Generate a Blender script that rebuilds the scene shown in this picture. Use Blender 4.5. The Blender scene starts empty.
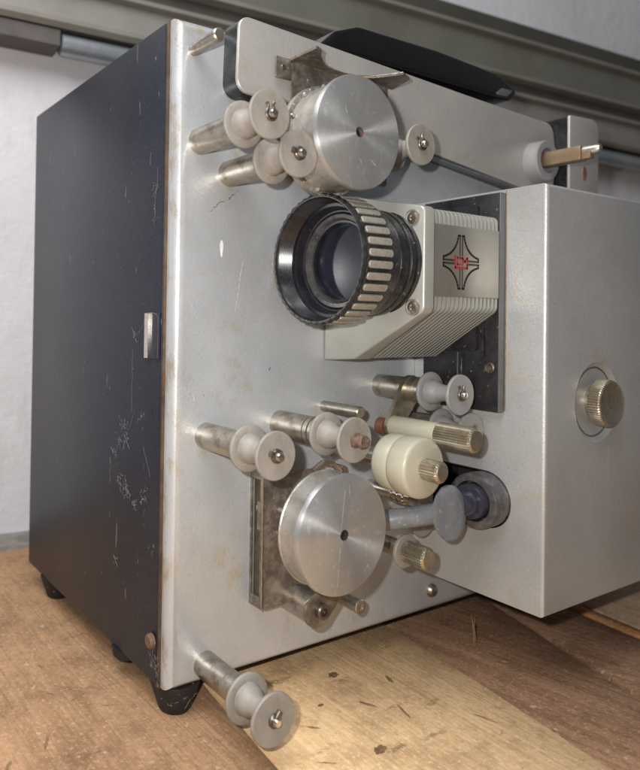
import bpy, bmesh, math, random
from mathutils import Vector, Matrix
random.seed(7)
S = 0.001                                   # all lengths below are millimetres
sc = bpy.context.scene
# ------------------------------------------------------------------ camera
cd = bpy.data.cameras.new('camera'); cam = bpy.data.objects.new('camera', cd)
sc.collection.objects.link(cam); sc.camera = cam
YAW, PITCH, ROLL = 0.54191, 0.01171, 0.01545
fw = Vector((math.sin(YAW)*math.cos(PITCH), math.cos(YAW)*math.cos(PITCH), math.sin(PITCH)))
r0 = Vector((math.cos(YAW), -math.sin(YAW), 0)); u0 = r0.cross(fw)
cr = math.cos(ROLL)*r0 + math.sin(ROLL)*u0; cu = -math.sin(ROLL)*r0 + math.cos(ROLL)*u0
CAM = Vector((-160.62, -273.23, 177.37))
m = Matrix((cr, cu, -fw)).transposed().to_4x4(); m.translation = CAM*S; cam.matrix_world = m
cd.sensor_fit = 'AUTO'; cd.sensor_width = 36; cd.lens = 675.48/770*36
cd.shift_x = 143.45/770; cd.shift_y = -76.71/770
cd.clip_start = 0.01; cd.clip_end = 50
cd.dof.use_dof = True; cd.dof.focus_distance = 0.345; cd.dof.aperture_fstop = 10
# ------------------------------------------------------------------ world and lamps
w = bpy.data.worlds.new('World'); sc.world = w; w.use_nodes = True
bg = w.node_tree.nodes['Background']; bg.inputs[0].default_value = (0.95, 0.97, 1.0, 1); bg.inputs[1].default_value = 0.125
sc.view_settings.view_transform = 'Standard'; sc.view_settings.look = 'None'
sc.view_settings.exposure = 0.0; sc.view_settings.gamma = 1.0; sc.view_settings.use_curve_mapping = False
def lamp(name, kind, loc, energy, color=(1, 1, 1), target=None, **kw):
    d = bpy.data.lights.new(name, kind); o = bpy.data.objects.new(name, d); sc.collection.objects.link(o)
    o.location = Vector(loc)*S; d.energy = energy; d.color = color
    for k, v in kw.items(): setattr(d, k, v)
    if target is not None: o.rotation_euler = (Vector(target)-Vector(loc)).to_track_quat('-Z', 'Y').to_euler()
    return o
FL = CAM - cr*24 + cu*20
lamp('phone_flash', 'POINT', FL, 5.15, (1.0, 0.98, 0.945), shadow_soft_size=0.004)
lamp('wall_fill', 'AREA', (-330, -160, 900), 8.8, (0.95, 0.97, 1.0), (260, 300, 380), shape='RECTANGLE', size=0.5, size_y=0.6)  # unseen fill lamp, added to brighten the wall and rail
# ------------------------------------------------------------------ materials
def ramp(nt, fac, stops):
    r = nt.nodes.new('ShaderNodeValToRGB'); e = r.color_ramp.elements
    while len(e) > len(stops): e.remove(e[-1])
    while len(e) < len(stops): e.new(1)
    for el, (p, c) in zip(e, stops):
        el.position = p; el.color = (c, c, c, 1) if isinstance(c, (int, float)) else (*c, 1)
    nt.links.new(fac, r.inputs[0]); return r.outputs[0]
def noise(nt, vec, scale, detail=4, rough=.55, dist=0):
    n = nt.nodes.new('ShaderNodeTexNoise'); n.inputs['Scale'].default_value = scale
    n.inputs['Detail'].default_value = detail; n.inputs['Roughness'].default_value = rough
    n.inputs['Distortion'].default_value = dist; nt.links.new(vec, n.inputs['Vector']); return n.outputs['Fac']
def mixc(nt, fac, a, b, mode='MIX'):
    n = nt.nodes.new('ShaderNodeMix'); n.data_type = 'RGBA'; n.blend_type = mode
    for s, v in ((n.inputs[0], fac), (n.inputs[6], a), (n.inputs[7], b)):
        if isinstance(v, bpy.types.NodeSocket): nt.links.new(v, s)
        elif isinstance(v, (int, float)): s.default_value = v
        else: s.default_value = (*v, 1)
    return n.outputs[2]
def math_(nt, op, a, b):
    n = nt.nodes.new('ShaderNodeMath'); n.operation = op
    for s, v in ((n.inputs[0], a), (n.inputs[1], b)):
        if isinstance(v, bpy.types.NodeSocket): nt.links.new(v, s)
        else: s.default_value = v
    return n.outputs[0]
def vmap(nt, vec, scale=(1, 1, 1), rot=(0, 0, 0), loc=(0, 0, 0)):
    n = nt.nodes.new('ShaderNodeMapping'); n.inputs['Scale'].default_value = scale
    n.inputs['Rotation'].default_value = rot; n.inputs['Location'].default_value = loc
    nt.links.new(vec, n.inputs['Vector']); return n.outputs[0]
def base(name):
    mt = bpy.data.materials.new(name); mt.use_nodes = True; nt = mt.node_tree
    b = nt.nodes['Principled BSDF']; tc = nt.nodes.new('ShaderNodeTexCoord')
    return mt, nt, b, tc.outputs['Object']
def bump(nt, b, h, dist, strength=1):
    n = nt.nodes.new('ShaderNodeBump'); n.inputs['Strength'].default_value = strength
    n.inputs['Distance'].default_value = dist*S; nt.links.new(h, n.inputs['Height'])
    nt.links.new(n.outputs[0], b.inputs['Normal'])
def mat(name, col, metal=0., rough=.5, var=.12, vscale=60, speck=None, stain=None, bmp=.02, bscale=900, aniso=0,
        coat=0, sss=0, dust=0, rvar=.1, spec=None):
    mt, nt, b, P = base(name)
    v = noise(nt, P, vscale, 5, .6)
    c = mixc(nt, ramp(nt, v, [(.3, 0.), (.7, 1.)]), tuple(x*(1-var) for x in col), tuple(min(1, x*(1+var)) for x in col))
    met = None
    if dust:
        n1 = noise(nt, vmap(nt, P, loc=(.3, .1, .2)), 140, 6, .7)
        d1 = math_(nt, 'MULTIPLY', ramp(nt, n1, [(.42, 0.), (.68, 1.)]), dust)
        c = mixc(nt, d1, c, (.42, .37, .30)); met = d1
    if stain:
        sc_, th, scol, amt = stain
        n2 = noise(nt, vmap(nt, P, loc=(.7, .4, .9)), sc_, 7, .72)
        s1 = math_(nt, 'MULTIPLY', ramp(nt, n2, [(th, 0.), (min(.99, th+.09), 1.)]), amt)
        c = mixc(nt, s1, c, scol)
    if speck:
        sc_, th, scol, amt = speck
        n3 = noise(nt, P, sc_, 2, .5)
        s2 = math_(nt, 'MULTIPLY', ramp(nt, n3, [(th, 0.), (min(.99, th+.05), 1.)]), amt)
        c = mixc(nt, s2, c, scol)
    nt.links.new(c, b.inputs['Base Color'])
    if met is not None and metal:
        nt.links.new(math_(nt, 'MULTIPLY', math_(nt, 'SUBTRACT', 1.0, met), metal), b.inputs['Metallic'])
    else: b.inputs['Metallic'].default_value = metal
    rr = noise(nt, P, vscale*2.3, 4, .6)
    nt.links.new(math_(nt, 'ADD', math_(nt, 'MULTIPLY', rr, rvar*2), rough-rvar), b.inputs['Roughness'])
    if bmp: bump(nt, b, noise(nt, P, bscale, 3, .6), bmp)
    if aniso:
        b.inputs['Anisotropic'].default_value = aniso; b.inputs['Anisotropic Rotation'].default_value = .25
        t = nt.nodes.new('ShaderNodeTangent'); t.direction_type = 'RADIAL'; t.axis = 'Y'
        nt.links.new(t.outputs[0], b.inputs['Tangent'])
    if coat: b.inputs['Coat Weight'].default_value = coat; b.inputs['Coat Roughness'].default_value = .04
    if sss:
        b.inputs['Subsurface Weight'].default_value = sss; b.inputs['Subsurface Radius'].default_value = (1, .75, .45)
        b.inputs['Subsurface Scale'].default_value = .004
    if spec is not None: b.inputs['Specular IOR Level'].default_value = spec
    return mt

def panel_mat(name, col, rust=True, seed=0.0, edges=None):
    """silver hammer lacquer, finely grained, with yellowish stains and pale and dark marks"""
    mt, nt, b, P = base(name)
    big = noise(nt, vmap(nt, P, loc=(seed, 0, 0)), 9, 4, .6)
    c = mixc(nt, ramp(nt, big, [(.3, 0.), (.72, 1.)]), tuple(x*.80 for x in col), tuple(x*1.12 for x in col))
    grain = noise(nt, P, 1500, 3, .7)
    c = mixc(nt, math_(nt, 'MULTIPLY', ramp(nt, noise(nt, P, 26, 5, .7), [(.35, .15), (.65, 1.)]), ramp(nt, grain, [(.36, 1.), (.5, 0.)])), c, tuple(x*.80 for x in col))
    g2 = noise(nt, P, 900, 2, .6)
    c = mixc(nt, math_(nt, 'MULTIPLY', ramp(nt, g2, [(.58, 0.), (.68, 1.)]), .3), c, (.60, .59, .57))
    st = noise(nt, vmap(nt, P, loc=(.13+seed, .2, .31)), 36, 9, .78)
    c = mixc(nt, math_(nt, 'MULTIPLY', ramp(nt, st, [(.56, 0.), (.67, 1.)]), .7), c, (.44, .37, .22))
    if rust:
        rs = noise(nt, vmap(nt, P, loc=(.5+seed, .6, .1)), 210, 5, .7)
        c = mixc(nt, math_(nt, 'MULTIPLY', ramp(nt, rs, [(.69, 0.), (.73, 1.)]), .8), c, (.26, .12, .04))
    sr = noise(nt, vmap(nt, P, (1, 1, .12), (0, .5, 0), (seed, 0, 0)), 160, 2, .5)
    c = mixc(nt, math_(nt, 'MULTIPLY', ramp(nt, sr, [(.77, 0.), (.785, 1.)]), .3), c, (.62, .62, .6))
    if edges:
        sx = nt.nodes.new('ShaderNodeSeparateXYZ'); nt.links.new(P, sx.inputs[0])
        en = noise(nt, vmap(nt, P, (1, 1, .45), loc=(.2, 0, 0)), 120, 6, .75); hx, hz = edges
        for out, lo, sg in ((0, -hx, 1), (2, -hz, 1), (2, hz, -1)):
            dd = math_(nt, 'MULTIPLY', math_(nt, 'SUBTRACT', sx.outputs[out], lo*S), sg/S)      # mm in from the edge
            k = math_(nt, 'ADD', math_(nt, 'MULTIPLY', en, 13.0), math_(nt, 'MULTIPLY', dd, -.75))
            c = mixc(nt, math_(nt, 'MULTIPLY', ramp(nt, math_(nt, 'MULTIPLY', k, .1), [(.66, 0.), (.82, 1.)]), .55), c, (.27, .17, .095))
            k2 = math_(nt, 'ADD', math_(nt, 'MULTIPLY', en, 13.0), math_(nt, 'MULTIPLY', dd, -.2))
            c = mixc(nt, math_(nt, 'MULTIPLY', ramp(nt, math_(nt, 'MULTIPLY', k2, .1), [(.55, 0.), (.85, 1.)]), .35), c, (.40, .34, .24))
    nt.links.new(c, b.inputs['Base Color'])
    b.inputs['Metallic'].default_value = .45
    nt.links.new(ramp(nt, big, [(.25, .28), (.75, .52)]), b.inputs['Roughness'])
    h = math_(nt, 'ADD', math_(nt, 'MULTIPLY', noise(nt, P, 700, 2, .5), 1.0), math_(nt, 'MULTIPLY', st, .6))
    bump(nt, b, h, .09)
    return mt

def wood(name, light, dark, seed, knots=True, dirt=.5, rough=False, ang=0.0, dirtcol=(.10, .055, .03)):
    mt, nt, b, P = base(name)
    Pm = vmap(nt, P, (1, 1, 1), (0, 0, ang), (seed, seed*.7, 0))
    warp = noise(nt, Pm, 5, 2, .4)
    wv = nt.nodes.new('ShaderNodeVectorMath'); wv.operation = 'ADD'
    cmb = nt.nodes.new('ShaderNodeCombineXYZ'); nt.links.new(math_(nt, 'MULTIPLY', warp, .018), cmb.inputs[0])
    nt.links.new(Pm, wv.inputs[0]); nt.links.new(cmb.outputs[0], wv.inputs[1])
    kd = None
    if knots:
        vo = nt.nodes.new('ShaderNodeTexVoronoi'); vo.inputs['Scale'].default_value = 15
        nt.links.new(vmap(nt, P, (1, .55, 1), (0, 0, ang), (seed*1.3, seed, 0)), vo.inputs['Vector']); kd = vo.outputs['Distance']
        cm2 = nt.nodes.new('ShaderNodeCombineXYZ'); nt.links.new(ramp(nt, kd, [(.0, .035), (.28, 0.)]), cm2.inputs[0])
        w2 = nt.nodes.new('ShaderNodeVectorMath'); w2.operation = 'ADD'
        nt.links.new(wv.outputs[0], w2.inputs[0]); nt.links.new(cm2.outputs[0], w2.inputs[1]); G = w2.outputs[0]
    else: G = wv.outputs[0]
    g1 = noise(nt, vmap(nt, G, (130, 3.5, 130)), 1.0, 6, .62)
    g2 = noise(nt, vmap(nt, G, (520, 14, 520)), 1.0, 3, .6)
    c = mixc(nt, ramp(nt, g1, [(.30, 0.), (.70, 1.)]), dark, light)
    c = mixc(nt, math_(nt, 'MULTIPLY', ramp(nt, g2, [(.34, 1.), (.5, 0.)]), .22), c, tuple(x*.62 for x in dark))
    if knots:
        c = mixc(nt, ramp(nt, kd, [(.05, .85), (.085, 0.)]), c, (.085, .04, .02))
    bl = noise(nt, vmap(nt, P, loc=(seed, .3, 0)), 22, 6, .7)
    c = mixc(nt, math_(nt, 'MULTIPLY', ramp(nt, bl, [(.46, 0.), (.70, 1.)]), dirt), c, dirtcol)
    sm = noise(nt, vmap(nt, P, (1, 3.2, 1), (0, 0, .8), (seed, .9, 0)), 30, 5, .65)
    c = mixc(nt, math_(nt, 'MULTIPLY', ramp(nt, sm, [(.62, 0.), (.70, 1.)]), dirt*.9), c, tuple(x*.6 for x in dirtcol))
    mf = noise(nt, vmap(nt, P, (1, .45, 1)), 260, 6, .8)
    c = mixc(nt, math_(nt, 'MULTIPLY', ramp(nt, mf, [(.36, 1.), (.5, 0.)]), .5), c, tuple(x*.55 for x in dark))
    ds = noise(nt, P, 420, 4, .75)
    c = mixc(nt, math_(nt, 'MULTIPLY', ramp(nt, ds, [(.53, 0.), (.66, 1.)]), .5), c, tuple(min(.8, x*1.35+.05) for x in light))
    d2 = noise(nt, vmap(nt, P, loc=(4, 4, 4)), 210, 1, .4)
    c = mixc(nt, math_(nt, 'MULTIPLY', ramp(nt, d2, [(.735, 0.), (.76, 1.)]), .5), c, (.66, .55, .42))
    nt.links.new(c, b.inputs['Base Color']); b.inputs['Roughness'].default_value = .85
    b.inputs['Specular IOR Level'].default_value = .25
    h = math_(nt, 'ADD', math_(nt, 'MULTIPLY', g2, .5), math_(nt, 'MULTIPLY', noise(nt, P, 330 if rough else 500, 6, .8), 1.6 if rough else .7))
    h = math_(nt, 'ADD', h, math_(nt, 'MULTIPLY', g1, .6))
    bump(nt, b, h, 1.3 if rough else .55)
    return mt

M = {}
M['silver'] = panel_mat('silver_lacquer', (.54, .56, .58), edges=(154.7, 160))
M['silver_cover'] = panel_mat('silver_lacquer_cover', (.45, .452, .45), True, .4)
M['silver_arm'] = panel_mat('silver_lacquer_arm', (.52, .49, .455), False, .8)
M['rim'] = mat('rusty_rim', (.085, .058, .038), .3, .6, .5, 120, stain=(60, .5, (.12, .055, .022), .6), bmp=.1, bscale=500)
M['edge_wear'] = mat('worn_edge', (.27, .21, .15), .4, .5, .3, 200)
M['steel'] = mat('dull_steel', (.42, .385, .33), .95, .34, .18, 160, stain=(130, .52, (.22, .165, .10), .65), bmp=.02, bscale=1500, dust=.16)
M['nickel'] = mat('bright_nickel', (.66, .62, .56), 1, .22, .1, 300, bmp=.01)
M['dirty_plate'] = mat('tarnished_plate', (.155, .13, .105), .6, .42, .3, 70, stain=(60, .55, (.13, .09, .055), .7), dust=.45, speck=(500, .68, (.5, .42, .3), .6))
M['brass'] = mat('tarnished_nickel_brass', (.44, .39, .30), .9, .34, .18, 250, stain=(300, .55, (.26, .2, .11), .6), bmp=.02)
M['dark_clip'] = mat('dark_clip', (.16, .13, .11), .8, .38, .3, 400)
M['rust'] = mat('rust', (.14, .085, .06), .2, .7, .4, 500, stain=(600, .55, (.27, .19, .155), .6), bmp=.5, bscale=900)
M['plastic'] = mat('grey_beige_plastic', (.235, .215, .19), 0, .5, .14, 90, stain=(90, .54, (.17, .14, .10), .5), speck=(700, .68, (.40, .36, .3), .6), sss=.04, dust=.12, bmp=.04)
M['plastic_cool'] = mat('cool_grey_plastic', (.25, .243, .242), 0, .42, .08, 90, stain=(90, .6, (.33, .28, .21), .4), sss=.06, dust=.12, bmp=.03)
M['cream'] = mat('cream_nylon', (.40, .375, .29), 0, .36, .06, 70, stain=(70, .6, (.52, .42, .24), .5), sss=.3, dust=.12, speck=(500, .68, (.30, .24, .15), .5), bmp=.03)
M['bluegrey'] = mat('blue_grey_plastic', (.16, .175, .195), 0, .38, .1, 120, dust=.22, speck=(600, .66, (.4, .4, .38), .6), bmp=.05)
M['alu'] = mat('turned_aluminium', (.44, .44, .435), .72, .38, .10, 45, stain=(75, .50, (.50, .49, .47), .7), speck=(260, .62, (.60, .59, .56), .6), aniso=.9, bmp=.012, bscale=1600, rvar=.06)
M['alu_side'] = mat('cast_aluminium_rim', (.46, .44, .40), .85, .38, .16, 120, stain=(120, .55, (.35, .31, .24), .5), speck=(700, .62, (.30, .27, .22), .6), dust=.3, bmp=.06)
M['cast'] = mat('pale_lacquered_casting', (.38, .38, .345), .35, .36, .07, 60, speck=(450, .70, (.36, .29, .18), .6), stain=(110, .64, (.42, .35, .22), .5), bmp=.05, bscale=1400)
M['bar'] = mat('worn_grip_bar', (.34, .32, .27), .4, .42, .1, 200, speck=(600, .62, (.22, .19, .15), .6), dust=.2, bmp=.1, bscale=800)
M['core'] = mat('shaded_groove_core', (.085, .072, .045), .3, .55, .25, 200)  # colour darkened to put shade between the fins and inside the lip
M['badge'] = mat('brushed_badge', (.33, .31, .27), .7, .36, .06, 50, bmp=.012, speck=(500, .74, (.2, .15, .1), .7))
M['chip'] = mat('pale_chip', (.66, .67, .68), 0, .6, .1)
M['scuff'] = mat('oxide_scuff', (.36, .36, .35), .2, .6, .1, 300)
M['ink'] = mat('black_enamel', (.025, .015, .01), 0, .4, .1)
M['red'] = mat('red_enamel', (.28, .02, .02), 0, .4, .1)
M['black'] = mat('black_anodised', (.012, .012, .014), 0, .27, .3, 200, dust=.05, speck=(420, .70, (.28, .26, .24), .5), bmp=.02)
M['black_in'] = mat('lens_inner_black', (.010, .010, .014), 0, .26, .3, 200, speck=(520, .73, (.22, .22, .24), .5), dust=.02, bmp=.01)
M['blackplate'] = mat('black_plate', (.013, .013, .016), 0, .36, .35, 40, dust=.04, speck=(420, .68, (.22, .20, .18), .6), bmp=.03)
M['greyedge'] = mat('dull_grey_edge', (.13, .13, .135), .2, .45, .15, 90, stain=(60, .6, (.2, .1, .05), .5))
M['handle'] = mat('black_glossy_handle', (.006, .005, .005), 0, .24, .2, 100, speck=(300, .76, (.2, .18, .16), .4), bmp=.02)
M['rubber'] = mat('black_rubber', (.012, .011, .012), 0, .6, .3, 200, speck=(260, .66, (.45, .42, .38), .6), bmp=.3)
M['barrel'] = mat('dark_sound_barrel', (.075, .072, .078), .35, .33, .2, 90, dust=.25, speck=(600, .7, (.4, .38, .35), .5))
M['violet'] = mat('violet_coated_barrel', (.05, .05, .075), .4, .22, .3, 120, dust=.08)
M['void'] = mat('hole_shade', (.006, .006, .007), 0, .7, .1)  # near-black that paints the shade inside holes, slits and the slot
M['pinkrod'] = mat('copper_washer', (.28, .13, .08), .5, .45, .2)
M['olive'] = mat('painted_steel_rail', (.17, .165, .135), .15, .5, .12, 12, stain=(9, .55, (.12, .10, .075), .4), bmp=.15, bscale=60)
M['olive_light'] = mat('rail_lip_lit', (.25, .235, .20), .2, .45, .12, 20)  # light on the protruding ridges put into a paler rail colour
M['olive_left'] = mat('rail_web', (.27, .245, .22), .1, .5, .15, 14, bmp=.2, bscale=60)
M['olive_dark'] = mat('rail_recess_shade', (.07, .066, .054), .1, .6, .12, 20)  # shade of recesses and undersides put into a darker rail colour
M['pipe'] = mat('galvanised_pipe', (.42, .44, .46), .75, .38, .1, 40)
M['batten'] = mat('brown_bracket', (.10, .085, .075), .0, .7, .2, 40)
M['spindle'] = mat('tarnished_brass_spindle', (.22, .145, .085), .45, .42, .12, 120, dust=.1)
M['concrete'] = mat('dusty_concrete', (.26, .235, .21), 0, .9, .18, 40, stain=(30, .5, (.16, .13, .11), .6), bmp=.6, bscale=200)
M['web'] = mat('cobweb_silk', (.19, .188, .185), 0, .8, .05)
M['wood_l'] = wood('red_brown_board', (.52, .315, .175), (.40, .225, .115), .31, False, .6, False, 0.0)
M['wood_m'] = wood('pine_board', (.82, .56, .32), (.66, .41, .205), 1.72, True, .75, False, 0.0, (.26, .145, .07))
M['wood_r'] = wood('dark_rough_board', (.50, .29, .17), (.27, .145, .08), 2.9, False, .5, True, -.18)
M['wood_r2'] = wood('dark_rough_board_two', (.50, .29, .18), (.27, .15, .085), 3.7, False, .5, True, -.25)
M['wood_o'] = wood('orange_board_edge', (.48, .24, .10), (.32, .15, .06), 4.4, False, .3, False)
M['wood_p'] = wood('pale_board', (.46, .33, .23), (.36, .25, .17), 5.1, False, .4, False)

def wall_mat():
    mt, nt, b, P = base('limewashed_wall')
    n = noise(nt, P, 5, 6, .65)
    c = mixc(nt, ramp(nt, n, [(.35, 0.), (.7, 1.)]), (.64, .62, .63), (.72, .70, .73))
    st = noise(nt, vmap(nt, P, (1, 1, .25)), 26, 6, .7)
    c = mixc(nt, math_(nt, 'MULTIPLY', ramp(nt, st, [(.56, 0.), (.66, 1.)]), .4), c, (.48, .45, .41))
    s2 = noise(nt, P, 60, 3, .6)
    c = mixc(nt, math_(nt, 'MULTIPLY', ramp(nt, s2, [(.72, 0.), (.75, 1.)]), .6), c, (.33, .3, .3))
    nt.links.new(c, b.inputs['Base Color']); b.inputs['Roughness'].default_value = .9
    bump(nt, b, math_(nt, 'ADD', noise(nt, P, 60, 5, .7), noise(nt, P, 14, 3, .5)), 1.4)
    return mt
M['wall'] = wall_mat()

def side_mat():
    """black leatherette-smooth painted side, faint dust and scuffs"""
    mt, nt, b, P = base('black_painted_case')
    n = noise(nt, P, 14, 5, .6)
    c = mixc(nt, ramp(nt, n, [(.3, 0.), (.7, 1.)]), (.012, .0145, .023), (.020, .022, .031))
    f = noise(nt, P, 900, 3, .7)
    c = mixc(nt, math_(nt, 'MULTIPLY', ramp(nt, f, [(.5, 0.), (.75, 1.)]), .16), c, (.13, .125, .125))
    g = noise(nt, vmap(nt, P, (1, 1, .15)), 240, 3, .6)
    c = mixc(nt, math_(nt, 'MULTIPLY', ramp(nt, g, [(.69, 0.), (.72, 1.)]), .35), c, (.28, .26, .24))
    s = noise(nt, P, 260, 2, .5)
    c = mixc(nt, math_(nt, 'MULTIPLY', ramp(nt, s, [(.76, 0.), (.78, 1.)]), .4), c, (.26, .24, .22))
    nt.links.new(c, b.inputs['Base Color']); nt.links.new(ramp(nt, n, [(.2, .30), (.8, .40)]), b.inputs['Roughness']); b.inputs['Specular IOR Level'].default_value = .38
    bump(nt, b, noise(nt, P, 1100, 3, .6), .05)
    return mt
M['case'] = side_mat()
def glass_mat():
    mt, nt, b, P = base('coated_lens_glass')
    b.inputs['Base Color'].default_value = (.92, .93, 1, 1); b.inputs['Roughness'].default_value = .04
    b.inputs['Transmission Weight'].default_value = 1; b.inputs['IOR'].default_value = 1.6
    return mt
M['glass'] = glass_mat()
M['dusty_glass'] = mat('dusty_coated_glass', (.016, .018, .028), .0, .08, .25, 60, dust=.012, rvar=.02, speck=(420, .76, (.3, .3, .34), .4), bmp=0)

# ------------------------------------------------------------------ mesh helpers
def wloc(o):
    v = Vector((0, 0, 0))
    while o: v += o.location; o = o.parent
    return v
def finish(name, bm, mt, parent, loc, ang=35):
    me = bpy.data.meshes.new(name); bmesh.ops.recalc_face_normals(bm, faces=bm.faces[:])
    bm.to_mesh(me); bm.free()
    for p in me.polygons: p.use_smooth = True
    me.set_sharp_from_angle(angle=math.radians(ang))
    mats = mt if isinstance(mt, (list, tuple)) else [mt]
    for x in mats: me.materials.append(M[x])
    o = bpy.data.objects.new(name, me); sc.collection.objects.link(o)
    L = Vector(loc)*S
    if parent: o.parent = parent; L = L - wloc(parent)
    o.location = L
    return o
def frame(axis):
    """three unit vectors: axis direction, and two across it"""
    a = Vector(axis).normalized(); h = Vector((0, 0, 1)) if abs(a.z) < .9 else Vector((1, 0, 0))
    x = a.cross(h).normalized(); return a, x, x.cross(a)
def lathe_bm(bm, prof, axis=(0, -1, 0), seg=48, org=(0, 0, 0), close=True, mod=None, mi=None):
    a, x, y = frame(axis); org = Vector(org); rings = []
    for k, (t, r) in enumerate(prof):
        if r < 1e-6: rings.append([bm.verts.new((org+a*t)*S)]); continue
        rings.append([bm.verts.new((org+a*t+(x*math.cos(i*2*math.pi/seg)+y*math.sin(i*2*math.pi/seg))*(r+(mod(i, k) if mod else 0)))*S) for i in range(seg)])
    for k in range(len(rings)-1):
        A, B = rings[k], rings[k+1]
        for i in range(seg):
            j = (i+1) % seg
            if len(A) == 1 and len(B) == 1: break
            f = bm.faces.new([A[0], B[i], B[j]] if len(A) == 1 else ([A[i], B[0], A[j]] if len(B) == 1 else [A[i], B[i], B[j], A[j]]))
            if mi: f.material_index = mi[k]
    if close:
        for R in (rings[0], rings[-1]):
            if len(R) > 1: bm.faces.new(R)
def lathe(name, prof, mt, parent, loc, axis=(0, -1, 0), seg=48, close=True, mod=None, ang=35, mi=None):
    bm = bmesh.new(); lathe_bm(bm, prof, axis, seg, close=close, mod=mod, mi=mi)
    return finish(name, bm, mt, parent, loc, ang)
def box_bm(bm, x0, x1, y0, y1, z0, z1, r=0, seg=3, edges=None):
    b2 = bmesh.new()
    g = bmesh.ops.create_cube(b2, size=1)
    for v in b2.verts: v.co = Vector(((x0+x1)/2+v.co.x*(x1-x0), (y0+y1)/2+v.co.y*(y1-y0), (z0+z1)/2+v.co.z*(z1-z0)))*S
    if r:
        es = [e for e in b2.edges if edges is None or edges(((e.verts[0].co+e.verts[1].co)/2)/S, (e.verts[1].co-e.verts[0].co).normalized())]
        bmesh.ops.bevel(b2, geom=es, offset=r*S, segments=seg, profile=.5, affect='EDGES')
    me = bpy.data.meshes.new('t'); b2.to_mesh(me); b2.free(); bm.from_mesh(me); bpy.data.meshes.remove(me)
def box(name, x0, x1, y0, y1, z0, z1, mt, parent, r=0, seg=3, edges=None, org=None):
    c = org or ((x0+x1)/2, (y0+y1)/2, (z0+z1)/2)
    bm = bmesh.new(); box_bm(bm, x0-c[0], x1-c[0], y0-c[1], y1-c[1], z0-c[2], z1-c[2], r, seg,
                             (lambda p, d: edges(p+Vector(c), d)) if edges else None)
    return finish(name, bm, mt, parent, c)
def rounded(pts, rad, seg=5):
    """round the corners of a 2D polygon; rad one number or one per corner"""
    out = []; n = len(pts)
    for i, pnt in enumerate(pts):
        r = rad[i] if isinstance(rad, (list, tuple)) else rad
        P = Vector(pnt); A = (Vector(pts[i-1])-P); B = (Vector(pts[(i+1) % n])-P)
        if r <= 0: out.append(tuple(P)); continue
        la, lb = A.length, B.length; A.normalize(); B.normalize()
        half = A.angle(B)/2; t = min(r/math.tan(half), la*.48, lb*.48); rr = t*math.tan(half)
        c = P+(A+B).normalized()*(rr/math.sin(half)); s, e = P+A*t, P+B*t
        a0 = math.atan2((s-c).y, (s-c).x); a1 = math.atan2((e-c).y, (e-c).x); da = (a1-a0+math.pi) % (2*math.pi)-math.pi
        for k in range(seg+1): an = a0+da*k/seg; out.append((c.x+math.cos(an)*rr, c.y+math.sin(an)*rr))
    return out
def prism_bm(bm, pts, t0, t1, plane='XZ', bev=0):
    """extrude a 2D polygon: plane XZ along Y, YZ along X, XY along Z"""
    f3 = {'XZ': lambda u, v, t: (u, t, v), 'YZ': lambda u, v, t: (t, u, v), 'XY': lambda u, v, t: (u, v, t)}[plane]
    b2 = bmesh.new(); A = [b2.verts.new(Vector(f3(u, v, t0))*S) for u, v in pts]; B = [b2.verts.new(Vector(f3(u, v, t1))*S) for u, v in pts]
    n = len(pts); b2.faces.new(A); top = b2.faces.new(B[::-1])
    for i in range(n): b2.faces.new([A[i], A[(i+1) % n], B[(i+1) % n], B[i]])
    bmesh.ops.recalc_face_normals(b2, faces=b2.faces[:])
    if bev: bmesh.ops.bevel(b2, geom=list(top.edges), offset=bev*S, segments=3, profile=.5, affect='EDGES')
    me = bpy.data.meshes.new('t'); b2.to_mesh(me); b2.free(); bm.from_mesh(me); bpy.data.meshes.remove(me)
def prism(name, pts, t0, t1, mt, parent, plane='XZ', bev=0, ang=35):
    bm = bmesh.new(); us = [p[0] for p in pts]; vs = [p[1] for p in pts]; cu_, cv_ = (min(us)+max(us))/2, (min(vs)+max(vs))/2; ct = (t0+t1)/2
    prism_bm(bm, [(u-cu_, v-cv_) for u, v in pts], t0-ct, t1-ct, plane, bev)
    loc = {'XZ': (cu_, ct, cv_), 'YZ': (ct, cu_, cv_), 'XY': (cu_, cv_, ct)}[plane]
    return finish(name, bm, mt, parent, loc, ang)
def tube_bm(bm, pts, r, seg=8, cap=True):
    pts = [Vector(p) for p in pts]; rings = []
    d0 = (pts[1]-pts[0]).normalized(); _, x, y = frame(d0)
    for i, p in enumerate(pts):
        d = (pts[min(i+1, len(pts)-1)]-pts[max(i-1, 0)]).normalized()
        x = (x-d*x.dot(d)).normalized(); y = d.cross(x)
        rr = r[i] if isinstance(r, (list, tuple)) else r
        rings.append([bm.verts.new((p+(x*math.cos(k*2*math.pi/seg)+y*math.sin(k*2*math.pi/seg))*rr)*S) for k in range(seg)])
    for A, B in zip(rings, rings[1:]):
        for k in range(seg): bm.faces.new([A[k], A[(k+1) % seg], B[(k+1) % seg], B[k]])
    if cap: bm.faces.new(rings[0]); bm.faces.new(rings[-1][::-1])
def tube(name, pts, r, mt, parent, seg=10):
    c = sum((Vector(p) for p in pts), Vector())/len(pts); bm = bmesh.new(); tube_bm(bm, [Vector(p)-c for p in pts], r, seg)
    return finish(name, bm, mt, parent, c)
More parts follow.
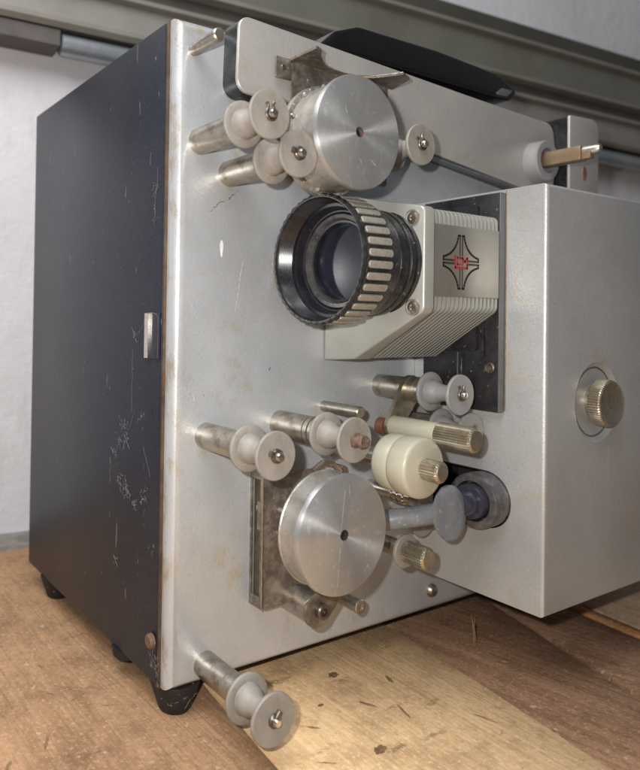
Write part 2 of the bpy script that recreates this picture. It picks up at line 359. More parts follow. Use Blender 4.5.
def cut(o, cutter_bm):
    """boolean difference, applied; the cutter is deleted again"""
    me = bpy.data.meshes.new('c'); bmesh.ops.recalc_face_normals(cutter_bm, faces=cutter_bm.faces[:]); cutter_bm.to_mesh(me); cutter_bm.free()
    c = bpy.data.objects.new('c', me); sc.collection.objects.link(c)
    md = o.modifiers.new('b', 'BOOLEAN'); md.object = c; md.operation = 'DIFFERENCE'; md.solver = 'EXACT'
    bpy.context.view_layer.update()
    new = bpy.data.meshes.new_from_object(o.evaluated_get(bpy.context.evaluated_depsgraph_get()))
    o.modifiers.clear(); old = o.data; o.data = new; new.name = old.name
    bpy.data.objects.remove(c); bpy.data.meshes.remove(me)
    for p in new.polygons: p.use_smooth = True
    new.set_sharp_from_angle(angle=math.radians(35))
def empty(name, loc, parent=None):
    o = bpy.data.objects.new(name, None); sc.collection.objects.link(o); o.empty_display_size = .01
    L = Vector(loc)*S
    if parent: o.parent = parent; L -= wloc(parent)
    o.location = L; return o
def tag(o, label=None, cat=None, kind=None):
    if label: o['label'] = label
    if cat: o['category'] = cat
    if kind: o['kind'] = kind
    return o

# ================================================================== SETTING
ZG = -15.0
# --- wall behind (turned a few degrees against the projector)
WU = Vector((.992, -.125, 0)); WN = Vector((-.125, -.992, 0)); W0 = Vector((20, 330, ZG))
def wp(u, d, z): return W0+WU*u+WN*d+Vector((0, 0, z-ZG))
def wall_prism(name, prof, u0, u1, mt, parent, mi=None, slope=0.0):
    """profile of (d out from the wall, z) swept along the wall"""
    bm = bmesh.new(); c = wp((u0+u1)/2, 0, sum(z for _, z in prof)/len(prof)); n = len(prof)
    A = [bm.verts.new((wp(u0, d, z+slope*u0)-c)*S) for d, z in prof]; B = [bm.verts.new((wp(u1, d, z+slope*u1)-c)*S) for d, z in prof]
    for i in range(n):
        f = bm.faces.new([A[i], A[(i+1) % n], B[(i+1) % n], B[i]])
        if mi: f.material_index = mi[i]
    bm.faces.new(A); bm.faces.new(B[::-1])
    return finish(name, bm, mt, parent, c)
wall = wall_prism('wall', [(0, ZG-12), (0, 1100), (-60, 1100), (-60, ZG-12)], -900, 2600, 'wall', None); tag(wall, kind='structure')
# --- steel rail with lips and a pipe below
SL = -.026
prof = [(2, 432), (34, 432), (38, 436), (38, 440), (32, 443), (32, 466), (39, 468), (39, 472), (30, 474), (30, 487),
        (40, 489), (40, 493), (33, 496), (33, 533), (40, 535), (40, 539), (30, 542), (30, 562), (2, 562)]
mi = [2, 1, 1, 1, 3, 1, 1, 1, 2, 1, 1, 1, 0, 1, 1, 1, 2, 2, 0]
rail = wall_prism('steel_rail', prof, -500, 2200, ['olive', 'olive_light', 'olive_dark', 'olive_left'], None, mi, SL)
tag(rail, 'long olive grey steel rail with ridges running along the wall above the projector', 'rail')
bm = bmesh.new(); a = wp(42, 24, 421+SL*42); b_ = wp(2200, 24, 421+SL*2200); tube_bm(bm, [Vector((0, 0, 0)), b_-a], 9.5, 20)
pipe = finish('steel_pipe', bm, 'pipe', None, a); tag(pipe, 'dull silver steel pipe running under the rail against the white wall', 'pipe')
bt = wall_prism('brown_bracket', [(2, 417), (32, 417), (32, 431), (2, 431)], -500, 40, 'batten', None, None, SL)
tag(bt, 'dark brown flat bar under the rail, left of where the silver pipe begins', 'bar')
# --- floor: concrete strip and loose boards
fl = box('floor', -1100, 1500, -900, 700, ZG-30, ZG-6, 'concrete', None); tag(fl, kind='structure')
def board(edge0, edge1, y0, y1, top, mt, lab, th=22, ends=(0, 0)):
    """edge functions x(y); slightly wavy long edges"""
    bm = bmesh.new(); n = 46; c = Vector(((edge0(0)+edge1(0))/2, 0, ZG)); rows = []
    for i in range(n+1):
        t = i/n; y = y0+(y1-y0)*t
        xa = edge0(y)+random.uniform(-.35, .35)+.5*math.sin(y*.05+edge0(0)); xb = edge1(y)+random.uniform(-.35, .35)+.5*math.sin(y*.043+edge1(0))
        yy0 = y+(ends[0] if i == 0 else ends[1] if i == n else 0)
        rows.append([bm.verts.new((Vector(v)-c)*S) for v in ((xa, y, top-th), (xa, y, top-1.0), (xa+1.0, y, top), (xb-1.0, y, top), (xb, y, top-1.0), (xb, y, top-th))])
    for A, B in zip(rows, rows[1:]):
        for k in range(6): bm.faces.new([A[k], A[(k+1) % 6], B[(k+1) % 6], B[k]])
    bm.faces.new(rows[0]); bm.faces.new(rows[-1][::-1])
    o = finish('board', bm, mt, fl, c, 50); 
    if lab: o['label'] = lab
    return o
def ln(x1, y1, x2, y2): return lambda y: x1+(y-y1)*(x2-x1)/(y2-y1)
E0 = ln(36, 0, 28, -60); E1 = ln(178.9, 18.5, 157.4, -121.8); E2 = ln(269.2, 6.2, 232.3, -95.6); E3 = ln(306.9, -22, 301, -75)
off = lambda f, d: (lambda y: f(y)+d)
board(lambda y: -330, lambda y: -162, -500, 262, ZG-.6, 'wood_l', None)
board(lambda y: -160.5, off(E0, -.3), -500, 266, ZG, 'wood_l', 'dusty red-brown board under the front left foot')
board(off(E0, .3), off(E1, -2.6), -500, 258, ZG+.0, 'wood_m', 'yellow pine board with dark knots')
board(E1, off(E2, -2.2), -500, 250, ZG-2.2, 'wood_r', 'dark brown rough board')
board(E2, off(E3, -.8), -500, 246, ZG-1.2, 'wood_r2', 'dark brown rough board beyond the crack')
board(E3, off(E3, 8), -500, 244, ZG+.4, 'wood_o', 'narrow orange wood strip')
board(off(E3, 9), lambda y: 520, -500, 244, ZG+1.2, 'wood_p', 'pale board at the right')
board(lambda y: 522, lambda y: 900, -500, 240, ZG, 'wood_l', None)
# knots, gouges and dark smudges in the boards
M['stainspeck'] = mat('rust_stain', (.36, .22, .12), 0, .7, .3, 400)
M['knot'] = mat('dark_knot', (.20, .115, .055), 0, .85, .4, 300, stain=(200, .5, (.10, .05, .025), .8), bmp=.5, bscale=500)
M['smudge'] = mat('dark_smudge', (.30, .175, .09), 0, .9, .3, 200, stain=(260, .5, (.20, .11, .055), .8), bmp=.4, bscale=500)
def knot(brd, x, y, rx, ry, rot, mt='knot', name='knot'):
    ph = [random.uniform(0, 6.28) for _ in range(3)]; pts = []
    for k in range(28):
        a = k*2*math.pi/28; r = 1+.16*math.sin(2*a+ph[0])+.12*math.sin(5*a+ph[1])+.09*math.sin(9*a+ph[2])+random.uniform(-.07, .07)
        u, v = rx*r*math.cos(a), ry*r*math.sin(a); pts.append((x+u*math.cos(rot)-v*math.sin(rot), y+u*math.sin(rot)+v*math.cos(rot)))
    zt = max(v.co.z for v in brd.data.vertices)/S+wloc(brd).z/S
    return prism(name, pts, zt-.3, zt+.05, mt, brd, 'XY', 0, 60)
B_ = [c for c in fl.children if c.name.startswith('board')]
bl, bmid = B_[1], B_[2]
for a in ((77, -61, 3.6, 2.5, .4), (104, -4, 3.8, 2.0, .2), (78, -22, 1.6, 1.1, .2), (127, -22, 1.2, 3.4, -.2)): knot(bmid, *a)
for a in ((99, -33, 1.0, 5.5, .5), (110, -46, .7, 7, -.3), (62, -34, .8, 3, .8), (140, -70, .8, 6, .3), (50, -56, .5, 4, 1.0)): knot(bmid, *a, mt='smudge', name='gouge')
for a in ((-34, 52, .9, 6.5, .7), (-24, 44, 1.0, 4.5, 1.9), (-50, 18, 1.0, 6.0, -.5), (-14, 30, .7, 4, 1.2), (-70, 10, .8, 4, -.6), (-30, 80, .9, 3.2, .3), (-8, 2, .7, 3, .6)): knot(bl, *a, mt='smudge', name='gouge')
# bent nail standing in the dark board
bm = bmesh.new(); NP = Vector((206, -17, ZG-2)); tube_bm(bm, [(0, 0, -3), (.3, -.2, 4), (-.4, 0, 9), (-.2, .2, 12)], [1.2, 1.1, .8, .4], 8)
tube_bm(bm, [(-.2, .2, 9), (-1.0, .6, 14), (-1.9, .6, 18)], [.4, .25, .12], 5); tube_bm(bm, [(0, 0, 10), (1.0, .3, 16)], [.4, .15], 5)
nail = finish('splinter', bm, 'wood_r', None, NP); tag(nail, 'small splinter of wood sticking up from the dark brown board', 'splinter')
# loose crumbs of dust and chips
bm = bmesh.new()
for _ in range(620):
    x = random.uniform(-120, 330); y = random.uniform(-130, 60) if random.random() < .7 else random.uniform(-130, 230)
    if x > 0 and y > 0: continue
    s = random.choice((.12, .18, .25, .4)) * random.uniform(.6, 1.3); a = random.random()*6
    vs = [bm.verts.new(Vector((x+math.cos(a+k*2.1)*s*random.uniform(.6, 1.7), y+math.sin(a+k*2.1)*s, ZG+.35 if x < 160 else ZG-.9))*S) for k in range(3)]
    vt = bm.verts.new(Vector((x, y, ZG+.5+s*.5 if x < 160 else ZG-.9+s*.5))*S)
    for k in range(3): bm.faces.new([vs[k], vs[(k+1) % 3], vt])
    bm.faces.new(vs[::-1])
cr_ = finish('wood_dust', bm, 'wood_p', None, (0, 0, 0)); tag(cr_, 'tiny pale crumbs of wood and dust scattered on the boards', 'dust', 'stuff')

# ================================================================== PROJECTOR
W, H, D = 312, 320, 195
root = empty('film_projector', (0, 0, ZG))
tag(root, 'old silver and black cine film projector with rollers and lens, standing on wooden boards', 'film projector')
# black case
case = box('case', .9, W-.6, 8.9, D, .3, H-.3, 'case', root, 1.2, 2)
# front panel: silver face, bevelled edge, worn rim behind it
front_edges = lambda p, d: p.y < .5
fp = box('front_panel', 2.6, W, 0, 7.4, 0, H, 'silver', root, 5.6, 10, front_edges)
rim = box('panel_rim', 1.2, W+.4, 7.3, 9.0, -.5, H+.5, 'rim', root, .5, 2)
# latch plate and rusty bolt on the side
lt = empty('side_latch', (0, 12, 168), root)
box('latch_plate', -.1, .8, 9.5, 23, 156.5, 179, 'case', lt, .2, 2)
prism('latch_strip', [(.6, 156.6), (-1.3, 156.6), (-1.3, 178.6), (.6, 178.6)], 18.4, 22.4, 'nickel', lt, 'XZ', .3)
bm = bmesh.new(); tube_bm(bm, [(0, 0, 0), (0, 0, 20), (0, 3, 21.6), (0, 9, 21.8)], .28, 5); finish('latch_edge', bm, 'steel', lt, (.1, 10.5, 157))
lathe('screw', [(0, 3.8), (1.6, 3.6), (2.4, 2.8), (2.6, 0)], 'rust', root, (0, 11.8, 20.9), (-1, 0, 0), 14)
lathe('screw', [(0, 4.2), (1.2, 3.9), (2.6, 2.6), (3.1, 0)], 'steel', root, (188.1, 0, 12.8), seg=24)
# feet
def foot(x, y, r=12.3, r2=8.2):
    return lathe('foot', [(0, r), (2, r), (13.8, r2), (15, r2-.8), (15, 0)], 'rubber', root, (x, y, 0), (0, 0, -1), 32)
foot(14, 13); foot(13, 166); foot(W-16, 14); foot(W-16, 170)
lathe('foot', [(0, 9), (4.5, 8), (4.5, 0)], 'rubber', root, (8, 52, 0), (0, 0, -1), 24)

# --- rollers ------------------------------------------------------
def clip_mesh(kind):
    bm = bmesh.new()
    if kind == 0:      # E-clip with two ears
        arc = [(2.6*math.sin(a), -.6, -2.6*math.cos(a)) for a in [math.radians(v) for v in range(-148, 149, 18)]]
        tube_bm(bm, arc, .62, 7)
        for s in (-1, 1): tube_bm(bm, [(s*1.5, -.6, 2.1), (s*1.25, -.6, 3.6), (s*2.0, -.6, 4.7)], [.6, .6, .7], 7)
    else:              # dark cup washer with a tongue
        lathe_bm(bm, [(0, 3.1), (.9, 3.0), (1.3, 2.4), (1.1, 1.9), (1.1, 0)], seg=28)
        tube_bm(bm, [(0, -.4, 1.5), (0, -.7, 4.4)], [1.5, 1.3], 10)
    return bm
def rotY(bm, deg):
    bmesh.ops.rotate(bm, verts=bm.verts[:], cent=(0, 0, 0), matrix=Matrix.Rotation(math.radians(deg), 3, 'Y'))
SPOOL = [(-19.8, 2.5), (-19.8, 10.0), (-19.4, 10.4), (-18.4, 10.4), (-18.0, 10.0), (-18.0, 6.9), (-17.0, 6.5), (-14.5, 6.1), (-13.5, 5.2), (-11.0, 4.35),
         (-8.0, 4.2), (-4.5, 4.6), (-2.2, 5.4), (-1.9, 6.0), (-1.9, 10.0), (-1.5, 10.4), (-.4, 10.4), (0, 10.1), (0, 2.2), (.05, 0)]
def roller(x, z, yf, clip=0, rot=0, pm='plastic', pr=6.4, sm='steel', sc_=1.0, rusty=False, rings=False, name='roller'):
    e = empty(name, (x, 0, z), root)
    L = -yf-19.9
    pprof = [(-8, pr), (L-.6, pr), (L, pr-.6), (L, 2.4)]
    if rings: pprof = [(-8, pr), (L-9, pr), (L-9, pr-.8), (L-8, pr-.8), (L-8, pr+.3), (L-5.4, pr+.3), (L-5.4, pr-.8), (L-4.4, pr-.8), (L-4.4, pr+.4), (L-.6, pr+.4), (L, pr-.4), (L, 2)]
    lathe('post', pprof, sm, e, (x, 0, z), seg=40)
    prof = [(a, r*sc_ if r > 3 else r) for a, r in SPOOL]
    lathe('spool', prof, pm, e, (x, yf, z), seg=56, ang=50)
    if rusty:
        bm = bmesh.new(); lathe_bm(bm, [(0, 3.5), (1.2, 3.3), (1.5, 2.5), (2.6, 2.4), (3.0, 3.1), (5.0, 3.0), (5.7, 2.4), (5.3, 1.2), (5.5, 0)], seg=22, mod=lambda i, k: random.uniform(-.35, .35))
        finish('pin', bm, 'rust', e, (x, yf, z), 60); return e
    lathe('pin', [(-1, 1.9), (2.2, 1.9), (3.0, 1.4), (3.2, 0)], 'nickel', e, (x, yf, z), seg=20)
    bm = clip_mesh(clip); rotY(bm, rot); finish('clip', bm, 'dark_clip', e, (x, yf, z), 50)
    return e
roller(15.6, 261.8, -53.6, 0, -8)
roller(33.0, 248.2, -51.8, 1, -75)
roller(119.8, 266.0, -45.0, 0, -30)
roller(21.5, 119.7, -53.4, 1, -70)
roller(67.7, 122.4, -52.8, pr=7.0, rusty=True, rings=True)
roller(141.3, 139.5, -53.6, 0, -5, 'plastic_cool')
roller(157.9, 118.3, -48.0, 0, 60, 'plastic_cool')
roller(23.0, 9.3, -52.4, 1, 35, sc_=1.09)
# lone guide pins
for (x, z, L, r) in ((11.4, 305.4, 21.7, 3.1), (98.3, 129.8, 27.0, 3.0)):
    lathe('guide_pin', [(-3, r), (L-.5, r), (L, r-.5), (L, 0)], 'steel', root, (x, 0, z), seg=24)
gp = lathe('guide_pin', [(-3, 3.4), (18.5, 3.4), (18.8, 3.9), (20, 3.9), (20.4, 3.4), (20.4, 1.6), (19.6, 1.3), (19.6, 0)], 'steel', root, (106.9, 0, 26.9), seg=28)
# arm plate with socket screw below the lower sprocket
e = empty('tension_arm', (70.1, -20, 35.6), root)
lathe('post', [(-2, 7.2), (25.4, 7.2), (26, 6.6), (26, 0)], 'steel', e, (70.1, 0, 35.6), seg=32)
pts = [(70.1+8.4*math.cos(a), 35.6+8.4*math.sin(a)) for a in [math.radians(v) for v in range(150, 331, 15)]]+[(92, 46), (88, 56)]
prism('plate', rounded(pts, 1, 2), -28, -26, 'dirty_plate', e, 'XZ', .3)
lathe('screw', [(0, 3.8), (2.6, 3.8), (3.2, 3.2), (3.2, 2.1), (1.0, 1.9), (1.0, 0)], 'dark_clip', e, (71, -28, 35.8), seg=20)

# --- sprocket drums ----------------------------------------------
def drum(x, z, yf, R, body, yb, teeth, hole):
    e = empty('sprocket_drum', (x, 0, z), root)
    lathe('face', [(0, 2.4), (0, R-.9), (-.25, R-.3), (-1.0, R), (-2.6, R), (-2.6, 2.4)], 'alu', e, (x, yf, z), seg=128, close=False, ang=25)
    L = -(yb-yf)
    lathe('hub_hole', [(-2.6, 2.5), (-.1, 2.5), (-.1, 2.4)], hole, e, (x, yf, z), seg=20, close=False)
    lathe('hole_back', [(-2.5, 2.6), (-2.5, 0)], 'void', e, (x, yf, z), seg=20, close=False)
    pr = [(-2.6, R-.5), (-2.9, body), (L+4.6, body), (L+4.2, body-.8), (L+3.6, body-.8), (L+3.2, R+.4), (L+.3, R+.6), (L, R), (L, 4.6), (yf, 4.6)]
    if not teeth: pr = [(-2.6, R-.5), (-2.9, body), (L+1.2, body), (L+.8, body+.35), (L+.2, body+.3), (L, body-.4), (L, 1.4), (yf, 1.4)]
    bm = bmesh.new(); lathe_bm(bm, pr, seg=96)
    if teeth:
        for k in range(12):
            a = k*math.pi/6+.2; rr = body+.2
            lathe_bm(bm, [(0, 1.2), (1.3, .9), (1.7, .3), (1.7, 0)], (math.cos(a), 0, math.sin(a)), 8, (math.cos(a)*rr, -(L+5.6), math.sin(a)*rr))
            lathe_bm(bm, [(0, .9), (.5, .7), (.7, 0)], (0, -1, 0), 8, (math.cos(a+.25)*(R-.9), -(L+3.1), math.sin(a+.25)*(R-.9)))
    finish('body', bm, 'alu_side', e, (x, yf, z), 35)
    return e
d1 = drum(65.9, 261.7, -55, 26.0, 24.6, -31, True, 'rust')
d2 = drum(59.4, 81.4, -55, 26.9, 26.1, -41, False, 'dark_clip')

# lower guard: folded plate with a slotted lip
e = empty('drum_guard', (60, 0, 68), root)
prism('plate', rounded([(49.8, 33.5), (81.5, 34.5), (88, 45), (88, 99), (49.8, 102.3)], [1, 7, 6, 4, 1]), -10.6, -9.4, 'dirty_plate', e, 'XZ', .2)
bm = bmesh.new(); x0 = 49.6
for (ya, yb_, za, zb) in ((-9.5, -8.2, 33.5, 102), (-1.2, 0.2, 33.5, 101), (-8.2, -1.2, 33.5, 39), (-8.2, -1.2, 97, 101.5), (-8.2, -5.8, 72, 86)):
    box_bm(bm, x0-60-.6, x0-60+.6, ya, yb_, za-68, zb-68, .15, 2)
finish('lip', bm, 'dirty_plate', e, (60, 0, 68))
box('lip_edge', x0-.75, x0-.35, -10.4, -9.7, 33.5, 102, 'edge_wear', e)
lathe('rivet', [(0, 1.8), (.8, 1.5), (1.1, 0)], 'nickel', e, (51.2, -4.4, 82), (-1, 0, 0), 14)
box('lip_shade_sheet', 51.6, 52.2, -9.4, 0, 34, 101, 'core', e)  # dark sheet standing in for the shade inside the slotted lip
lathe('screw', [(0, 2.7), (4.2, 2.7), (4.8, 2.0), (4.8, 0)], 'rust', e, (100.9, -8, 97.2), seg=16)
tube('spring_wire', [(80, -12, 99), (86, -13, 103), (93, -13, 101.5), (98, -13, 97)], 1.5, 'brass', e, 10)
# upper guard: plate, forward flange with a hollow edge, little tab
e = empty('drum_guard', (80, 0, 300), root)
prism('plate', rounded([(60, 250), (128, 250), (128, 305.5), (60, 305.5)], [2, 2, .5, .5]), -15.2, -14.0, 'dirty_plate', e, 'XZ', .2)
fl_pts = [(58.5, -14), (58, -18), (58, -34.5), (62, -33), (66.5, -28), (73, -22.5), (80, -18.6), (87, -16.4), (95, -15.6), (103, -16.6), (110, -20.5), (115, -27), (119, -33.5), (128, -30), (133, -14)]
prism('flange', fl_pts, 304.8, 306.2, 'dirty_plate', e, 'XY', .15)
tube('flange_edge', [(x, y-.15, 305.6) for x, y in fl_pts[2:-2]], .6, 'nickel', e, 6)
box('tab', 49.5, 59, -15.4, -14.0, 295.5, 306, 'dirty_plate', e, .4, 2)
lathe('tab_screw', [(0, 1.5), (.5, 1.2), (.5, 0)], 'dark_clip', e, (54, -15.4, 301), seg=12)
lathe('rivet', [(0, 1.8), (.5, 1.5), (.8, 0)], 'nickel', e, (71, -15.2, 298.5), seg=16)

# --- cream rollers with knurled knobs -----------------------------
def knurl(name, R, L, parent, loc, n=30, mt='brass', tw=0.0):
    prof = [(0, R-.4), (.5, R)]+[(.5+(L-1.3)*k/8, R) for k in range(1, 9)]+[(L, R-.8)]
    def md(i, k):
        if k == 0 or k == len(prof)-1: return -.1
        return (.28 if i % 2 == 0 else -.28)*(1 if k % 2 or not tw else .45)
    bm = bmesh.new(); lathe_bm(bm, prof, seg=2*n, mod=md)
    o = finish(name, bm, mt, parent, loc, 14)
    lathe('knob_face', [(L-.1, R-.75), (L+.25, R-1.1), (L+.3, 0)], mt, o, loc, seg=36)
    return o
e = empty('pressure_roller', (106.3, -38, 106.9), root)
lathe('drum', [(-22, 3), (-22, 12.2), (-21, 13.4), (-19.5, 13.9), (-12.4, 13.95), (-12.0, 13.5), (-11.6, 13.5), (-11.2, 14.1), (-10, 14.5), (-2.0, 14.6), (-.6, 14.1), (0, 12.9), (.1, 0)],
      'cream', e, (106.3, -60, 106.9), seg=72, ang=50)
knurl('knurled_knob', 4.9, 9.6, e, (106.3, -60, 106.9), 24, tw=1)
lathe('post', [(0, 5), (39, 5)], 'steel', e, (106.3, 0, 106.9), seg=28)
e = empty('swing_arm', (135, -20, 130), root)
def arm2(c0, r0_, c1, r1_):
    v = Vector(c1)-Vector(c0); a = math.atan2(v.y, v.x); o = []
    for k in range(9): t = a+math.pi/2+math.pi*k/8; o.append((c0[0]+r0_*math.cos(t), c0[1]+r0_*math.sin(t)))
    for k in range(9): t = a-math.pi/2+math.pi*k/8; o.append((c1[0]+r1_*math.cos(t), c1[1]+r1_*math.sin(t)))
    return o
prism('lever', arm2((141.3, 139.5), 7.6, (127.4, 120.4), 5.6), -23, -20.5, 'brass', e, 'XZ', .3)
lathe('collar', [(23, 6.2), (25.5, 6.2), (25.5, 7), (28, 7), (28, 6.1), (30, 6.0), (33, 5.6), (33, 3)], 'brass', e, (141.3, 0, 139.5), seg=32)
lathe('washer', [(14, 4.6), (19.5, 4.6), (19.5, 3)], 'pinkrod', e, (126.4, 0, 119.4), seg=24)
lathe('sleeve', [(23, 5.6), (51, 5.5), (51.6, 5.2), (51.6, 0)], 'cream', e, (127.4, 0, 120.4), seg=40)
knurl('knurled_knob', 5.9, 20.5, e, (127.4, -51.6, 120.4), 30)
e = empty('knurled_screw', (123.5, -20, 57.8), root)
lathe('post', [(0, 4.5), (33, 4.5)], 'steel', e, (123.5, 0, 57.8), seg=24)
lathe('washer', [(33.6, 3), (33.6, 8.2), (34, 8.6), (35.2, 8.6), (35.6, 8.2), (35.6, 0)], 'plastic', e, (123.5, 0, 57.8), seg=40)
knurl('knurled_knob', 5.4, 13.5, e, (123.5, -35.6, 57.8), 26)
# grooved rod and half hidden roller
lathe('grooved_rod', [(0, 4.2), (18, 4.2), (18, 3.4), (19.5, 3.4), (19.5, 4.7), (22, 4.7), (22, 3.6), (23.4, 3.6), (23.4, 4.7), (26, 4.7), (26.8, 4), (30, 4), (30, 0)], 'nickel', root, (134.5, 0, 82.3), seg=32)
e = empty('guide_wheel', (156, -12, 66), root)
lathe('wheel', [(0, 5), (18, 5), (18, 9.6), (18.5, 10.2), (19.6, 10.2), (20, 9.8), (20, 6.2), (21.4, 5.6), (22.6, 5.2), (22.6, 3), (20, 2.8), (20, 0)], 'plastic', e, (156, 0, 66), seg=44)
lathe('hub', [(18, 2.9), (24, 2.9), (24.4, 2.3), (24.4, 0)], 'dark_clip', e, (156, 0, 66), seg=24)

# blue-grey damper: stem and mushroom head
e = empty('damper_arm', (125, -36, 76), root)
tube('stem', [(102, -20, 71), (108, -27, 73.2), (120, -37, 75.8), (129, -43.0, 77.8), (133.5, -45.5, 78.6)], [5.3, 5.3, 5.2, 5.2, 5.2], 'bluegrey', e, 28)
hd = Vector((.06, -.97, .12))
lathe('head', [(-3.6, 5), (-2.6, 10), (-1.6, 13.2), (-1.2, 13.8), (-.4, 13.8), (-.1, 13.4), (.25, 9), (.5, 3), (.6, 0)], 'bluegrey', e, (138.5, -50.5, 79.4), hd, 64, ang=50)

# --- housing at the right -----------------------------------------
hx0, hy0, hz0, hz1 = 171.0, -80.0, 30.0, 247.0
hs = empty('lamp_housing', (250, -40, hz0), root)
hb = box('cover', hx0, 345, hy0, -.2, hz0, hz1, 'silver_cover', hs, 2.2, 6, lambda p, d: (p.y < hy0+.5))
# slot for the sound barrel
bm = bmesh.new(); prism_bm(bm, rounded([(-62, 66.5), (-14, 66.5), (-14, 97), (-62, 97)], [15, 6, 6, 15], 10), hx0-5, hx0+24, 'YZ')
bmesh.ops.translate(bm, verts=bm.verts[:], vec=-wloc(hb)); bm2 = bm
me_t = bpy.data.meshes.new('x')
def cut_local(o, bm):
    bmesh.ops.translate(bm, verts=bm.verts[:], vec=wloc(o)); 
    # boolean works in world space; the child's matrix must be up to date
    bpy.context.view_layer.update(); cut(o, bm)
bmesh.ops.translate(bm, verts=bm.verts[:], vec=wloc(hb)); bpy.context.view_layer.update(); 
cut(hb, bm)
hb.data.materials.append(M['void']); o_ = wloc(hb)  # slot walls painted black in place of inner shade
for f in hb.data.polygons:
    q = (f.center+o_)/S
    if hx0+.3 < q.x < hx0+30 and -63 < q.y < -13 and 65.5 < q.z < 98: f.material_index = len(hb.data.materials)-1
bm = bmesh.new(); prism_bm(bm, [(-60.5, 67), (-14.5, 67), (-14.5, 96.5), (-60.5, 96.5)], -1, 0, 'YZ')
finish('slot_shade_back', bm, 'void', hs, (hx0+23, 0, 0))  # black sheet painting the shade at the slot's far end
box('slot_shade_top', hx0+.3, hx0+22, -61, -14.2, 96.3, 96.9, 'void', hs)  # black sheet painting the shade along the slot's upper wall
# embossed ring and knurled knob on the housing front
kx, kz = 218.6, 135.0
bm = bmesh.new(); lathe_bm(bm, [(3, 22.0), (.2, 21.6), (-.3, 21.1), (-1.6, 19.6), (-2.0, 18.8), (-2.0, 0)], seg=96, org=(kx, hy0, kz))
cut(hb, bm)
lathe('dish_ring', [(-1.95, 18.9), (-1.8, 18.6), (-1.8, 18.0), (-1.95, 17.8)], 'greyedge', hs, (kx, hy0, kz), seg=72, close=False)
kb = empty('adjusting_knob', (kx, hy0, kz), hs)
def kmod(i, k): return (.3 if i % 2 == 0 else -.3) if 1 < k < 6 else 0
bm = bmesh.new(); lathe_bm(bm, [(-2, 9), (.8, 9), (.8, 11.6), (1.2, 12.1), (3.4, 12.1), (6.4, 12.1), (7.0, 11.7), (7.0, 11.4)], seg=112, mod=kmod)
finish('knurled_rim', bm, 'brass', kb, (kx, hy0, kz), 14)
lathe('knob_face', [(7.0, 11.5), (7.35, 11.1), (7.1, 10.5), (7.1, 0)], 'brass', kb, (kx, hy0, kz), seg=64)
# black film gate plate on the side of the housing
px1 = 166.0
gp = empty('gate_plate', (168, -34, 129), root)
box('plate', px1, 171.05, -57.3, -10.2, 129.5, 245, 'blackplate', gp, .35, 2)
box('plate_edge', px1+.2, 171.0, -57.9, -57.2, 129.5, 245, 'greyedge', gp, .2, 2)
box('edge_strip', 170.9, 171.3, -58.7, -57.7, 130, 246.5, 'edge_wear', gp, .3, 2)
bm = bmesh.new(); prism_bm(bm, rounded([(-46, 161), (-20, 161), (-20, 240), (-46, 240)], [2.5, 2, 1, 1]), -2.2, 0, 'YZ', 0)
finish('gate_block', bm, 'blackplate', gp, (px1+.1, 0, 0))
box('gate_rail', px1-1.6, px1+.1, -50, -47.8, 158, 190, 'black', gp, .5, 2)
box('gate_slit', px1-.25, px1+.1, -37.2, -35.6, 143, 159.5, 'void', gp)
box('gate_spring', px1-.9, px1, -36.3, -35.9, 146, 157, 'nickel', gp, .15, 2)
box('gate_seam', px1-.3, px1+.1, -33.6, -33.0, 141, 160, 'greyedge', gp)
lathe('screw', [(0, 3.1), (.8, 2.9), (1.1, 2.3), (.7, 1.3), (.7, 0)], 'dark_clip', gp, (px1, -52.8, 152.6), (-1, 0, 0), 22)
# sound barrel
sb = empty('sound_barrel', (172, -47, 81.8), root)
bx = 174
lathe('barrel', [(-8, 14.6), (12.5, 14.6), (13.6, 14.2), (14, 13.4), (14, 10.6), (8, 10.2), (8, 0)], 'barrel', sb, (bx, -47, 81.8), (-1, 0, 0), 56)
lathe('coated_tube', [(8, 9.4), (16, 9.2), (17.4, 8.8), (17.4, 6.8), (23, 6.6), (24, 6), (24, 0)], 'violet', sb, (bx, -47, 81.8), (-1, 0, 0), 44)
lathe('set_screw', [(0, 1.3), (.1, 1.2), (.1, 0)], 'void', sb, (170.0, -59.9, 75.2), (-.12, -.88, -.46), 12)

# --- lens block ----------------------------------------------------
lb = empty('lens_block', (135, -30, 190), root)
def fin_poly(g=0.0):
    return rounded([(-.3, 245.2-g), (-36, 236.6-g), (-57.2+g, 231.2-g), (-57.2+g, 182.4+g*.4), (-20+g*.3, 156.8+g), (-.3, 155.2+g)], [0, 6, 3.2, 4.5, 4, 0], 5)
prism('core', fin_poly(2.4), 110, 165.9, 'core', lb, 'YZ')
def poly2(): return rounded([(-.3, 245.6), (-36, 236.9), (-59.8, 231.6), (-59.8, 181.6), (-20, 156.4), (-.3, 154.8)], [0, 6, 3.4, 4.5, 3, 0], 5)
blk = prism('front_slab', poly2(), 111.2, 104.6, 'cast', lb, 'YZ', .9)
for v in blk.data.vertices:
    if v.co.x < 0: v.co.x -= (7.0*(1+(v.co.y/S-29.9)/60.0))*S      # the slab thickens a little towards the panel
proto = None; NF = 17
for k in range(NF):
    x = 112.6+k*3.18
    if proto is None:
        proto = prism('cooling_fin', fin_poly(0), x, x+1.8, 'cast', lb, 'YZ', .35); px_ = proto.location.x
    else:
        c = proto.copy(); sc.collection.objects.link(c); c.parent = lb; c.location.x = px_+k*3.18*S
